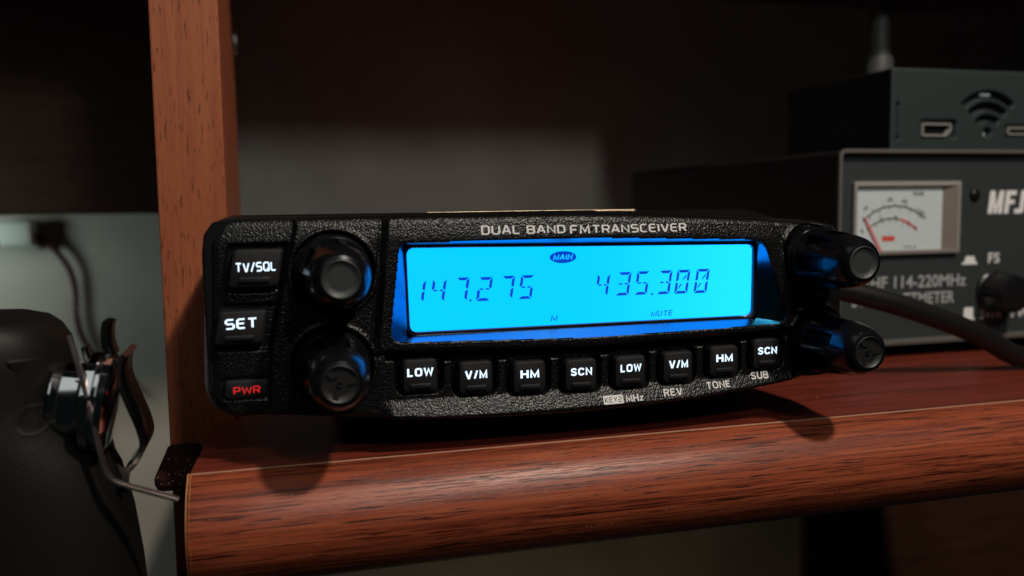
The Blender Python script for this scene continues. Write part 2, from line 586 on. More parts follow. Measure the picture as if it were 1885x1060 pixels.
def sstep(a, b, x):
    t = np.clip((x - a) / (b - a), 0, 1)
    return t * t * (3 - 2 * t)

def sdf_poly(X, Z, pts):
    """signed distance, positive inside"""
    d = np.full(X.shape, 1e9)
    ins = np.zeros(X.shape, bool)
    n = len(pts)
    for i in range(n):
        ax, az = pts[i]
        bx, bz = pts[(i + 1) % n]
        ex, ez = bx - ax, bz - az
        t = np.clip(((X - ax) * ex + (Z - az) * ez) / (ex * ex + ez * ez), 0, 1)
        d = np.minimum(d, np.hypot(X - ax - t * ex, Z - az - t * ez))
        c = ((az > Z) != (bz > Z)) & (X < (bx - ax) * (Z - az) / (bz - az + 1e-12) + ax)
        ins ^= c
    return np.where(ins, d, -d)

def sdf_rr(X, Z, cx, cz, w_, h_, r):
    qx, qz = np.abs(X - cx) - w_ / 2 + r, np.abs(Z - cz) - h_ / 2 + r
    return -(np.hypot(np.maximum(qx, 0), np.maximum(qz, 0)) + np.minimum(np.maximum(qx, qz), 0) - r)

def grid_mesh(name, xs, zs, H, keep, mat, parent, y0=0.0, org=None):
    """height field: surface y = y0 - H(x,z)"""
    nx, nz = len(xs), len(zs)
    X, Z = np.meshgrid(xs, zs, indexing='ij')
    V = np.stack([X, y0 - H, Z], -1).reshape(-1, 3)
    idx = np.arange(nx * nz).reshape(nx, nz)
    q = np.stack([idx[:-1, :-1], idx[1:, :-1], idx[1:, 1:], idx[:-1, 1:]], -1).reshape(-1, 4)
    kf = (keep[:-1, :-1] & keep[1:, :-1] & keep[1:, 1:] & keep[:-1, 1:]).reshape(-1)
    q = q[kf]
    used = np.unique(q)
    mp = np.zeros(nx * nz, int)
    mp[used] = np.arange(len(used))
    me = bpy.data.meshes.new(name)
    o = bpy.data.objects.new(name, me)
    og = _link(o, parent, org)
    V = (V[used] - np.array(og)) * MM
    q = mp[q]
    me.vertices.add(len(V))
    me.vertices.foreach_set('co', V.astype(np.float32).ravel())
    me.loops.add(q.size)
    me.loops.foreach_set('vertex_index', q.astype(np.int32).ravel())
    me.polygons.add(len(q))
    me.polygons.foreach_set('loop_start', np.arange(0, q.size, 4, dtype=np.int32))
    me.polygons.foreach_set('use_smooth', np.ones(len(q), bool))
    me.update(calc_edges=True)
    me.validate()
    me.materials.append(mat)
    return o

# ================================================================== SETTING
wl = mesh('wall', *box(-500, 700, 300, 312, -500, 400), M_wall)
wl['kind'] = 'structure'

# ---- cabinet: shelf, side panel, back panels
cab = empty('wooden_cabinet', 'mahogany laminate desk cabinet with rounded shelf edge that carries the radio', 'cabinet', (-17, 42, -130))
SH = -51.0
# shelf board
poly = [(-16.9, -2.45), (330, -2.45), (330, 250), (-9.7, 250), (-9.7, 41.8), (-14.4, 41.8)]
lo = [[(x, y, z) for x, y in poly] for z in (-74.0, SH)]
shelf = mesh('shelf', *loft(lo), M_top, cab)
prof = [(-2.4, -51.0), (-3.6, -51.35), (-6.0, -52.5), (-8.4, -54.2), (-10.4, -56.6), (-11.7, -59.4), (-12.2, -62.4), (-11.9, -65.4),
        (-10.8, -68.4), (-9.0, -71.0), (-6.6, -73.0), (-4.0, -74.1), (-2.4, -74.3)]
# refine profile smoothly
pp = []
for i in range(len(prof) - 1):
    for k in range(3):
        t = k / 3
        p0, p1, p2, p3 = [Vector(prof[min(max(i + d, 0), len(prof) - 1)]) for d in (-1, 0, 1, 2)]
        pp.append(0.5 * ((2 * p1) + (p2 - p0) * t + (2 * p0 - 5 * p1 + 4 * p2 - p3) * t * t + (3 * p1 - p0 - 3 * p2 + p3) * t ** 3))
pp.append(Vector(prof[-1]))
mb = MB()
xs_n = [-17.3, -17.1, -16.8] + [(-16.8 + 346.8 * i / 24) for i in range(1, 25)]
loops = []
for i, x in enumerate(xs_n):
    sh = 0.5 if i == 0 else (0.15 if i == 1 else 0)
    loops.append([(x, p.x + (sh if p.x < -3.5 else 0), p.y - (sh if p.y > -62 else -sh) * 0.6) for p in pp])
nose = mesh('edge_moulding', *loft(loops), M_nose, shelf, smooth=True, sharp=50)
# worn seam between the top laminate and the moulding, a fine proud line
random.seed(11)
V, F = [], []
x = -16.6
k = 0
while x < 329:
    hw = 0.05 + 0.07 * random.random()
    if x < 60:
        hw *= 0.6
    V += [(x, -2.75 - hw, -51.10), (x, -2.42, -50.93 + 0.05 * random.random()), (x, -2.12, -50.99)]
    x += 1.6 + random.random()
    k += 1
for i in range(k - 1):
    F += [[3 * i, 3 * i + 3, 3 * i + 4, 3 * i + 1], [3 * i + 1, 3 * i + 4, 3 * i + 5, 3 * i + 2]]
mesh('worn_seam', V, F, M_band, shelf)
# pale edge band on the moulding's left end
V, F = [], []
for i, p in enumerate(pp):
    V += [(-17.32, p.x + 0.35, p.y), (-17.22, p.x - 0.02 + 0.42, p.y), (-16.55, p.x - 0.05, p.y + (0.03 if p.y > -62 else -0.03))]
for i in range(len(pp) - 1):
    F += [[3 * i, 3 * i + 3, 3 * i + 4, 3 * i + 1], [3 * i + 1, 3 * i + 4, 3 * i + 5, 3 * i + 2]]
mesh('edge_band', V, F, P('ochre_edge_band', (0.48, 0.22, 0.085), 0.5), shelf)

random.seed(21)
sp = MB()
for i in range(150):
    if i < 90:
        q = pp[random.randrange(2, 24)]
        c0 = Vector((random.uniform(-14, 200), q.x, q.y))
    else:
        c0 = Vector((random.uniform(118, 230), random.uniform(0, 60), SH))
    r_ = random.uniform(0.035, 0.085)
    V8 = [c0 + Vector((sx * r_ * random.uniform(0.5, 1.6), sy * r_, sz * r_)) for sx in (-1, 1) for sy in (-1, 1) for sz in (-1, 1)]
    sp.add(V8, [[0, 1, 3, 2], [4, 6, 7, 5], [0, 4, 5, 1], [2, 3, 7, 6], [0, 2, 6, 4], [1, 5, 7, 3]])
ds = sp.build('dust', P('dust_specks', (0.38, 0.33, 0.29), 0.9), cab)
ds['kind'] = 'stuff'
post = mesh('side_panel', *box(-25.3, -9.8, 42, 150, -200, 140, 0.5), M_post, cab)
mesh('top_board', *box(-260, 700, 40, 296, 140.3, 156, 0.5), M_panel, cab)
mesh('unseen_shade_box', *box(181, 700, 80, 150, 84, 140, 0.8), M_panel, cab)  # box added out of view to shade the right of the back wall
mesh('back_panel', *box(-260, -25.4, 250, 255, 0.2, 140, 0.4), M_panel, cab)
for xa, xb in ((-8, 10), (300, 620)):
    mesh('lower_panel', *box(xa, xb, 256, 262, -400, -76), M_panel, cab)
mesh('cleat', *box(-26.0, -17.6, 16, 41.5, -60, -55.4, 1.6), P('dark_cleat', (0.024, 0.009, 0.006), 0.9, spec=0.1), cab)  # cleat in its own near-black brown, darker than the panels
random.seed(8)
lint = MB()
for i in range(55):
    a = random.uniform(0, 6.28)
    c0 = Vector((random.uniform(-25.5, -16.5), random.uniform(17.5, 38), -55.3 + random.uniform(0, 1.2)))
    if random.random() < 0.45:
        c0.y, c0.z = 15.9 - random.uniform(0, 0.5), random.uniform(-59.5, -55)
    L_ = random.uniform(0.15, 0.9)
    d_ = Vector((math.cos(a), random.uniform(-0.4, 0.4), math.sin(a) * 0.8)) * L_
    w_ = Vector((-d_.z, 0.1, d_.x)).normalized() * random.uniform(0.04, 0.09)
    dn = Vector((0, 0.06, 0))
    q = [c0 - d_ / 2, c0 + w_, c0 + d_ / 2, c0 - w_]
    lint.add(q + [p + dn for p in q], [[0, 1, 2, 3], [7, 6, 5, 4], [0, 4, 5, 1], [1, 5, 6, 2], [2, 6, 7, 3], [3, 7, 4, 0]])
lo_ = lint.build('dust', P('grey_lint', (0.22, 0.19, 0.16), 0.9), cab)
lo_['kind'] = 'stuff'
pin = MB()
pin.add(*loft([[(-9.9, 149 + 2 * math.cos(a), 60 + 4.5 * math.sin(a)) for a in [2 * math.pi * i / 14 for i in range(14)]],
               [(-8.6, 149 + 1.6 * math.cos(a), 60 + 4.0 * math.sin(a)) for a in [2 * math.pi * i / 14 for i in range(14)]]]))
pin.build('shelf_pin', M_metal, post, smooth=True, sharp=40)

# ================================================================== RADIO
rad = empty('radio_transceiver', 'black dual band radio with large bright blue backlit screen on the shelf', 'radio', (59, 15, -51))
XC = 59.0
def base_h(x):
    return 3.2 * np.clip(1 - ((x - XC) / 73.0) ** 2, -0.2, 1)

def zt_of(x):
    return -1.25 - 3.4 * np.clip((x - 62) / 68.0, 0, 1) ** 1.5
def zb_of(x):
    return -41.0 - 3.3 * np.clip(1 - ((x - 62) / 60.0) ** 2, 0, 1)
def xl_of(z):
    return -12.5 + (z + 5) * 0.035
XR = 132.6

KX = [29.0, 40.75, 52.5, 64.2, 75.9, 87.6, 99.4, 110.9]
KZ = [-34.2, -35.3, -35.9, -36.2, -36.2, -36.0, -35.4, -34.5]
KN = {'ul': (12.1, -12.2), 'll': (11.3, -31.4), 'ur': (123.2, -12.6), 'lr': (125.2, -32.3)}
OPEN = [(25.3, -6.55), (67, -6.35), (109.2, -7.75), (116.9, -27.6), (67, -28.1), (22.8, -27.0)]
FRAME = [(23.4, 3), (110.6, 3), (120.6, -29.2), (67, -29.9), (20.2, -28.9)]
POD = [(-30, 5), (4.6, 5), (4.9, -3.3), (-0.6, -27.2), (-1.6, -48), (-30, -48)]
KWELL = [(-8.0, -6.4), (3.4, -6.2), (-0.7, -27.6), (-12.2, -27.6)]

def face_h(X, Z):
    h = base_h(X)
    # top band leans back, so does the edge
    h = h - 0.8 * (1 - sstep(0, 5.0, zt_of(X) - Z))
    frame = sdf_poly(X, Z, FRAME)
    h = h + 1.3 * sstep(-0.7, 0.7, frame)
    h = h - 0.45 * np.exp(-((frame + 0.9) / 0.35) ** 2)          # groove round the frame
    # left pod is set back
    pod = sdf_poly(X, Z, POD)
    h = h - 1.2 * sstep(-0.5, 0.5, pod)
    # key well in the pod, with a ridge between the keys
    kw = sdf_poly(X, Z, KWELL)
    ridge = sdf_poly(X, Z, [(-8.6, -15.9), (0.8, -15.9), (0.3, -18.2), (-9.2, -18.2)])
    h = h - 1.4 * sstep(-0.3, 0.5, kw) + 1.1 * sstep(-0.3, 0.3, ridge)
    # power key well
    h = h - 0.35 * sstep(-0.3, 0.3, sdf_rr(X, Z, -5.6, -35.3, 9.4, 4.6, 0.7))
    # knob wells
    for kx, kz in KN.values():
        d = np.hypot(X - kx, Z - kz)
        h = h - 1.1 * (1 - sstep(7.8, 8.4, d)) + 0.45 * np.exp(-((d - 8.7) / 0.4) ** 2)
    # lower lip stands forward and faces up
    lipx = sstep(20.0, 23.5, X) * (1 - sstep(117.5, 121.5, X))
    h = h + 1.9 * lipx * np.clip((-39.2 - Z) / 3.8, 0, 1)
    # key pockets and the channel along their top
    pk = np.full(X.shape, -1e9)
    for cx, cz in zip(KX, KZ):
        pk = np.maximum(pk, sdf_rr(X, Z, cx, cz + 0.35, 9.9, 8.6, 2.0))
    zc = -30.6 - 1.6 * (1 - ((X - 67) / 48.0) ** 2)
    ch = np.minimum(np.minimum(0.9 - np.abs(Z - zc - 0.9), X - 22.2), 118.5 - X)
    pk = np.maximum(pk, ch)
    h = h - 2.6 * sstep(-0.25, 0.4, pk)
    # display opening
    op = sdf_poly(X, Z, OPEN_R)
    h = np.where(op > 0.18, -7.0, h)
    return h, op

OPEN_R = rpoly(OPEN, [2.0, 20, 3.0, 2.6, 30, 2.4], 6)
xs = np.arange(-14.4, 134.6, 0.22)
zs = np.arange(-46.5, 0.2, 0.22)
X, Z = np.meshgrid(xs, zs, indexing='ij')
H, op = face_h(X, Z)
zt, zb, xl = zt_of(X), zb_of(X), xl_of(Z)
R_ = 6.0
dx = np.minimum(X - xl, XR - X)
dz = np.minimum(zt - Z, Z - zb)
inn = (dx < R_) & (dz < R_)
dout = np.where(inn, R_ - np.hypot(R_ - dx, R_ - dz), np.minimum(dx, dz))
RE = np.where(X < -8, 1.0 + 2.2 * sstep(-8.0, -10.5, X), 1.0) + 0.7 * sstep(-6, -3, Z)
cl = np.minimum(np.maximum(dout, 0), RE)
H = H - (RE - np.sqrt(np.maximum(RE * RE - (RE - cl) ** 2, 0))) - np.clip(-dout, 0, 1.2) * 9
face = grid_mesh('face_plate', xs, zs, H, (dout > -0.9) & (op < 0.3), M_face, rad)

def surf(x, z):
    """y of the face at a point"""
    hh, _ = face_h(np.array([[x]], float), np.array([[z]], float))
    return -float(hh[0, 0])

# body shell behind the face
def outline(gx, gz, n=40):
    pts = []
    top = [(x, float(min(zt_of(x) + 0.45 + gz, -0.75 + gz))) for x in np.linspace(-7 - gx, 126 + gx, n)]
    bot = [(x, float(zb_of(x) - 0.1 - gz)) for x in np.linspace(126 + gx, -7 - gx, n)]
    lft = -13.1 - gx
    rt = XR + 0.3 + gx
    def arc(cx, cz, r, a0, a1, k=6):
        return [(cx + r * math.cos(math.radians(a0 + (a1 - a0) * i / k)), cz + r * math.sin(math.radians(a0 + (a1 - a0) * i / k))) for i in range(1, k)]
    pts += top
    pts += [(rt - 2.0, top[-1][1] - 1.0), (rt - 0.5, top[-1][1] - 3.0), (rt, top[-1][1] - 6)]
    pts += [(rt, bot[0][1] + 6), (rt - 0.8, bot[0][1] + 2.4), (rt - 2.6, bot[0][1] + 0.7)]
    pts += bot
    pts += [(lft + 3.2, bot[-1][1] + 1.2), (lft + 0.9, bot[-1][1] + 3.4), (lft, bot[-1][1] + 7)]
    pts += [(lft, -8), (lft + 0.5, -4.2), (lft + 2.2, -1.9)]
    return pts
o0 = outline(0, 0)
body_loops = [xz(inset(o0, 0.5), 1.6), xz(o0, 2.2), xz(inset(o0, 0.1), 14), xz(inset(o0, 1.5), 34), xz(inset(o0, 2.2), 36)]
for l in body_loops[3:]:                       # keep the top flat towards the rear
    for i in range(len(l)):
        if l[i][2] > -8 and i < 40:
            l[i] = (l[i][0], l[i][1], -0.85 if l[i][1] < 35 else -1.35)
mesh('body_shell', *loft(body_loops), M_body, rad, smooth=True, sharp=40)
br = MB()
br.add(*box(14, 112, 12, 44, SH + 0.05, -46.2, 0.8))
br.add(*box(20, 30, 14, 40, -46.5, -42, 0.5))
br.add(*box(92, 102, 14, 40, -46.5, -42, 0.5))
br.build('mounting_bracket', M_bracket, rad)

mesh('chassis_edge', *box(38, 94.5, 36.3, 37.5, -1.7, -0.62, 0.12), P('bare_metal_edge', (0.75, 0.62, 0.42), 0.35, metal=1.0), rad)
# ---- display
SCR = [(27.35, -7.9), (108.95, -9.05), (108.75, -25.7), (27.75, -25.65)]
YS = 1.5
scr = rpoly(SCR, 1.6, 6)
disp = mesh('display', xz(scr, YS), [list(range(len(scr)))], M_lcd, rad, org=(67, YS, -17))
b_open = rpoly(OPEN, [2.0, 20, 3.0, 2.6, 30, 2.4], 6)
# match loops: resample both by angle order
def resample(loop, n):
    L_ = [Vector(p) for p in loop]
    L_.append(L_[0])
    d = [0]
    for i in range(len(L_) - 1):
        d.append(d[-1] + (L_[i + 1] - L_[i]).length)
    out = []
    j = 0
    for k in range(n):
        t = d[-1] * k / n
        while d[j + 1] < t:
            j += 1
        u = (t - d[j]) / max(d[j + 1] - d[j], 1e-9)
        q = L_[j].lerp(L_[j + 1], u)
        out.append((q.x, q.y))
    return out
def corner_loop(c, r, nc=7, ns=(30, 10, 30, 10)):
    """4 corners; equal vertex count for every loop so that they loft cleanly"""
    out = []
    k = 4
    arcs = []
    for i in range(4):
        p0, p1, p2 = Vector(c[i - 1]), Vector(c[i]), Vector(c[(i + 1) % 4])
        rr = r[i] if isinstance(r, (list, tuple)) else r
        a, b = (p0 - p1).normalized(), (p2 - p1).normalized()
        A, B = p1 + a * rr, p1 + b * rr
        arcs.append([A * (1 - u) ** 2 + p1 * 2 * u * (1 - u) + B * u ** 2 for u in [j / (nc - 1) for j in range(nc)]])
    for i in range(4):
        out += [(q.x, q.y) for q in arcs[i]]
        A, B = arcs[i][-1], arcs[(i + 1) % 4][0]
        for j in range(1, ns[i]):
            q = A.lerp(B, j / ns[i])
            out.append((q.x, q.y))
    return out
def bow(loop, zup, zdn):
    """bow the long sides a little (positive = outwards)"""
    res = []
    for x, z in loop:
        t = max(0, 1 - ((x - 67) / 42.0) ** 2)
        res.append((x, z + (zup * t if z > -17 else -zdn * t)))
    return res
OC = [OPEN[0], OPEN[2], OPEN[3], OPEN[5]]
l_open = bow(corner_loop(OC, 0.06), 0.75, 0.75)
l_sq = corner_loop(SCR, 0.06)
l_s0 = corner_loop(SCR, 1.7)
def grow(loop, d):
    return inset(loop, -d)
def near_face(x, z):
    hh = float(base_h(x)) + 1.3
    if z > -9:
        hh -= 0.8 * (1 - float(sstep(0, 5.0, zt_of(x) - z)))
    return -hh
lip1 = [(x, near_face(x, z) + 0.16, z) for x, z in l_open]
l_in = [(x + (0.72 if x > 67 else -0.72), z + (0.72 if z > -17 else -0.72)) for x, z in l_sq]
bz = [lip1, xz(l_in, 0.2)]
op_ = resample(b_open, 220)
og_ = grow(op_, 0.55)
ys_ = [surf(x, z) for x, z in og_]
lipl = [[(x, y + 0.25, z) for (x, z), y in zip(grow(op_, 0.6), ys_)], [(x, y - 0.04, z) for (x, z), y in zip(grow(op_, 0.42), ys_)],
        [(x, y - 0.05, z) for (x, z), y in zip(grow(op_, 0.2), ys_)], [(x, y + 0.12, z) for (x, z), y in zip(op_, ys_)], [(x, y + 1.0, z) for (x, z), y in zip(op_, ys_)]]
mesh('display_surround', *loft(lipl, False, False), M_face, face, smooth=True, sharp=50)
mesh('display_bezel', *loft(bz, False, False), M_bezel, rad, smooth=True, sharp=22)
st = [xz(grow(l_s0, 0.74), 0.22), xz(grow(l_s0, 0.62), 0.75), xz(grow(l_s0, 0.36), 0.75), xz(grow(l_s0, 0.22), 0.5), xz(grow(l_s0, 0.0), 0.7), xz(grow(l_s0, -0.03), 1.7)]
mesh('window_frame', *loft(st, False, False), M_step, rad, smooth=True, sharp=30)

# seven segment readouts, slanted as on the photo
SEG = {'0': 'abcdef/', '1': 'bc', '2': 'abdeg', '3': 'abcdg', '4': 'bcfg', '5': 'acdfg', '7': 'abc'}
def digit(ch, x0, zt_, zb_, wd):
    """list of 2d polygons"""
    th = 0.62
    hgt = zt_ - zb_
    zm = (zt_ + zb_) / 2
    sl = 0.16
    g = 0.14
    polys = []
    for s in SEG[ch]:
        if s == 'a':
            p = [(g, zt_), (wd - g, zt_), (wd - th - g, zt_ - th), (th + g, zt_ - th)]
        elif s == 'd':
            p = [(th + g, zb_ + th), (wd - th - g, zb_ + th), (wd - g, zb_), (g, zb_)]
        elif s == 'b':
            p = [(wd, zt_ - g), (wd, zm + g * 1.5), (wd - th * 0.5, zm + g), (wd - th, zm + th * 0.7), (wd - th, zt_ - th - g)]
        elif s == 'c':
            p = [(wd, zb_ + g), (wd, zm - g * 1.5), (wd - th * 0.5, zm - g), (wd - th, zm - th * 0.7), (wd - th, zb_ + th + g)]
        elif s == 'f':
            p = [(0, zt_ - g), (0, zm + g * 1.5), (th * 0.5, zm + g), (th, zm + th * 0.7), (th, zt_ - th - g)]
        elif s == 'e':
            p = [(0, zb_ + g), (0, zm - g * 1.5), (th * 0.5, zm - g), (th, zm - th * 0.7), (th, zb_ + th + g)]
        elif s == 'g':
            c = wd / 2
            for (a, b) in ((th * 0.55, c - 0.12), (c + 0.12, wd - th * 0.55)):
                q = [(a, zm), (a + 0.3, zm + 0.17), (b - 0.3, zm + 0.17), (b, zm), (b - 0.3, zm - 0.17), (a + 0.3, zm - 0.17)]
                polys.append(q)
            continue
        elif s == '/':
            c = wd / 2
            polys.append([(wd - th - 0.25, zt_ - th - 0.35), (wd - th - 0.25, zt_ - th - 1.0), (c + 0.1, zm + 0.25), (c + 0.1, zm + 0.75)])
            polys.append([(th + 0.25, zb_ + th + 0.35), (th + 0.25, zb_ + th + 1.0), (c - 0.1, zm - 0.25), (c - 0.1, zm - 0.75)])
            continue
        polys.append(p)
    return [[(x0 + x + sl * (z - zb_), z) for x, z in q] for q in polys]
def readout(digs, dots):
    b = MB()
    for ch, x0, zt_, zb_, wd in digs:
        for q in digit(ch, x0, zt_, zb_, wd):
            b.add([(x, YS - 0.05, z) for x, z in q], [list(range(len(q)))])
    for (x, z) in dots:
        b.add([(x + 0.27 * math.cos(a), YS - 0.05, z + 0.27 * math.sin(a)) for a in [math.pi * i / 6 for i in range(12)]], [list(range(12))])
    return b.build('frequency_readout', M_seg, disp)
WD = 2.95
readout([('1', 28.3, -14.7, -19.4, 2.5), ('4', 32.2, -14.6, -19.5, 3.0), ('7', 37.3, -14.45, -19.55, 2.85), ('2', 42.2, -14.55, -19.7, 3.1),
         ('7', 47.4, -14.45, -19.55, 2.9), ('5', 51.6, -14.45, -19.65, 3.1)], [(41.0, -19.45)])
readout([('4', 69.5, -14.75, -19.75, 3.0), ('3', 74.4, -14.55, -19.8, 3.2), ('5', 79.0, -14.5, -19.8, 3.1), ('3', 84.5, -14.5, -19.9, 3.2),
         ('0', 88.9, -14.5, -19.95, 3.3), ('0', 93.8, -14.45, -20.0, 3.3)], [(83.4, -19.8)])
el = [(62.1 + 3.1 * math.cos(a), YS - 0.04, -10.75 + 1.32 * math.sin(a)) for a in [2 * math.pi * i / 40 for i in range(40)]]
ind = mesh('main_indicator', el, [list(range(40))], M_seg, disp)
M_lcdtxt = P('indicator_letters', (0, 0, 0), 0.5, emit=(0.003, 0.60, 1.6), estr=1.0)
V, F, ly = stroke2d('MAIN', 1.45, 2.2, BOLD)
V = np.array([(x + 0.18 * z, z) for x, z in V])
mt_ = mesh('indicator_word', [(x, YS - 0.08 - 0.006 * l, z) for (x, z), l in zip(fit(V, 59.75, 64.45, -11.45, -10.0), ly)], F, M_lcdtxt, disp)
V, F, ly = stroke2d('M', 1.1, 1.9, BOLD)
V = np.array([(x + 0.16 * z, z) for x, z in V])
mesh('indicator_word', [(x, YS - 0.05, z) for x, z in fit(V, 59.05, 60.75, -24.85, -23.4)], F, M_seg, disp)
V, F, ly = stroke2d('MUTE', 1.0, 2.0, BOLD)
V = np.array([(x + 0.16 * z, z) for x, z in V])
mesh('indicator_word', [(x, YS - 0.05 - 0.006 * l, z) for (x, z), l in zip(fit(V, 83.1, 88.6, -24.95, -23.6), ly)], F, M_seg, disp)

# ---- printed lettering on the face
LIFT = {'key_caption': 0.16}
def face_letters(words, name='printed_title', bold=True):
    b = MB()
    for s, x0, x1, z0, z1, kind in words:
        if kind == 's':
            V, F, ly = stroke2d(s, 1.15, 2.0)
        elif kind == 'b':
            V, F, ly = stroke2d(s, 1.3, 2.2, BOLD)
        else:
            V, F = font2d(s, kind)
            ly = [0] * len(V)
        V = fit(V, x0, x1, z0, z1)
        b.add([(x, surf(x, z) - LIFT.get(name, 0.07) - 0.006 * l, z) for (x, z), l in zip(V, ly)], F)
    return b.build(name, M_print, rad)
face_letters([('DUAL', 42.3, 50.5, -5.3, -3.35, 's'), ('BAND', 52.1, 60.7, -5.4, -3.4, 's'), ('FM', 61.7, 66.3, -5.45, -3.45, 's'),
              ('TRANSCEIVER', 66.95, 89.4, -5.6, -3.55, 's')])

def key_caption(s, x0, x1, z0, z1):
    return face_letters([(s, x0, x1, z0, z1, 'b')], 'key_caption')
key_caption('MHz', 74.4, 78.7, -42.75, -41.2)
key_caption('REV', 83.7, 88.4, -42.3, -40.75)
key_caption('TONE', 94.8, 100.8, -41.6, -39.95)
key_caption('SUB', 106.8, 111.5, -40.35, -38.75)
# KEY2 tag: printed block with the letters left open (dark letters on it)
bb = MB()
g0 = rrect(71.4, -42.05, 4.7, 1.75, 0.15, 2)
bb.add([(x, surf(x, z) - 0.16, z) for x, z in g0], [list(range(len(g0)))])
tag_ = bb.build('key_caption', M_print, rad)
V, F, ly = stroke2d('KEY2', 0.8, 1.9)
mesh('tag_word', [(x, surf(x, z) - 0.2 - 0.006 * l, z) for (x, z), l in zip(fit(V, 69.4, 73.4, -42.6, -41.5), ly)], F, M_bracket, tag_)

# ---- keys
def key_solid(w_, h_, d, r, skew=0.0, ledge=True):
    b = MB()
    L0 = rrect(0, 0, w_, h_, r, 5, skew)
    loops = [xz(L0, 3.0), xz(L0, -d + 0.55), xz(inset(L0, 0.18), -d + 0.18), xz(inset(L0, 0.55), -d)]
    b.add(*loft(loops, False, True))
    if ledge:                       # finger ledge across the lower third
        zl = -h_ * 0.30
        l2 = rrect(skew * zl, zl, w_ * 0.62, h_ * 0.15, 0.3, 3, skew)
        b.add(*loft([xz(l2, -d + 0.1), xz(l2, -d - 0.28), xz(inset(l2, 0.22), -d - 0.42)], False, True))
    return b
def add_key(name, proto, x, y, z, legend, mat, wl_, hl, dz=0.9, d=1.0, kind='b', slope=0.0, parent=rad):
    if proto is None:
        return None
    k_ = proto
    if kind == 's':
        V, F, ly = stroke2d(legend, 1.15, 1.9)
    elif kind == 'b':
        V, F, ly = stroke2d(legend, 1.5, 2.5, BOLD)
    else:
        V, F = font2d(legend, kind)
        ly = [0] * len(V)
    V = fit(V, x - wl_ / 2, x + wl_ / 2, z + dz - hl / 2, z + dz + hl / 2, z + dz - hl / 2 + slope)
    mesh('legend', [(a, y - d - 0.04 - 0.006 * l, c) for (a, c), l in zip(V, ly)], F, mat, k_, org=(x, y, z))
    return k_
LEG = ['LOW', 'V/M', 'HM', 'SCN', 'LOW', 'V/M', 'HM', 'SCN']
LW = [5.5, 4.8, 4.2, 4.9, 5.0, 4.7, 4.2, 5.0]
first = None
for i in range(8):
    yk = -float(base_h(KX[i]))
    if first is None:
        b = key_solid(7.3, 7.0, 0.9, 1.1)
        first = b_ = mesh('key', np.array(b.V) + np.array((KX[i], yk, KZ[i])), b.F, M_key, rad, org=(KX[i], yk, KZ[i]), smooth=True, sharp=35)
        k_ = first
    else:
        k_ = first.copy()
        COL.objects.link(k_)
        k_.location = (Vector((KX[i], yk, KZ[i])) - ORG[rad.name]) * MM
        ORG[k_.name] = Vector((KX[i], yk, KZ[i]))
    add_key('key', k_, KX[i], yk, KZ[i], LEG[i], M_white, LW[i], 1.95, 0.75, 0.9)

def pod_key(x, z, w_, h_, legend, wl_, hl, name, mat, ledge=True, d=0.6, dz=0.8, kind='s', skew=0.17, y=None, sl=0.15):
    y = -float(base_h(x)) + 0.2 if y is None else y
    b = key_solid(w_, h_, d, 0.9, skew, ledge)
    k_ = mesh(name, np.array(b.V) + np.array((x, y, z)), b.F, M_key, rad, org=(x, y, z), smooth=True, sharp=35)
    add_key(name, k_, x, y, z, legend, mat, wl_, hl, dz, d, kind, sl)
pod_key(-2.9, -11.0, 9.7, 7.6, 'TV/SQL', 7.5, 1.95, 'function_key', M_white, dz=0.2)
pod_key(-6.2, -22.7, 9.3, 6.8, 'SET', 6.0, 2.1, 'function_key', M_white, dz=0.75)
pod_key(-5.6, -35.3, 8.6, 3.9, 'PWR', 5.2, 1.65, 'power_key', M_redled, ledge=False, d=0.1, dz=-0.25, skew=0.05, y=0.0, sl=0.05)

# ---- knobs
NR = 8
def knob_mod(phase):
    def f(i, t, r, a):
        if 5.0 <= t <= 14.2:
            u = ((a + phase) * NR / (2 * math.pi)) % 1.0
            if 0.14 < u < 0.86:
                return r - 1.9 * (1 - (t - 5.0) / 12.5)
        return r
    return f
KS = 0.915
KPROF = [(-1, 8.2), (0.4, 8.3), (2.6, 8.2), (2.95, 8.05), (3.0, 7.75), (4.8, 7.65), (4.98, 7.6), (5.02, 7.58), (8, 7.4), (11, 7.12), (14.1, 6.75), (14.25, 6.7), (16.2, 6.35), (17.8, 5.95), (19.0, 5.4), (19.7, 4.9), (20.1, 4.05)]
KPROF = [(t, r * KS) for t, r in KPROF]
CPROF = [(19.6, 4.0), (20.05, 4.02), (20.12, 3.85), (19.9, 3.6), (19.6, 2.6), (19.5, 1.2), (19.48, 0.05)]
CPROF = [(t, r * KS * 0.97) for t, r in CPROF]
KPROF[-1] = (20.1, 3.64)
KPROF[-2] = (19.9, 4.25)
kfirst = None
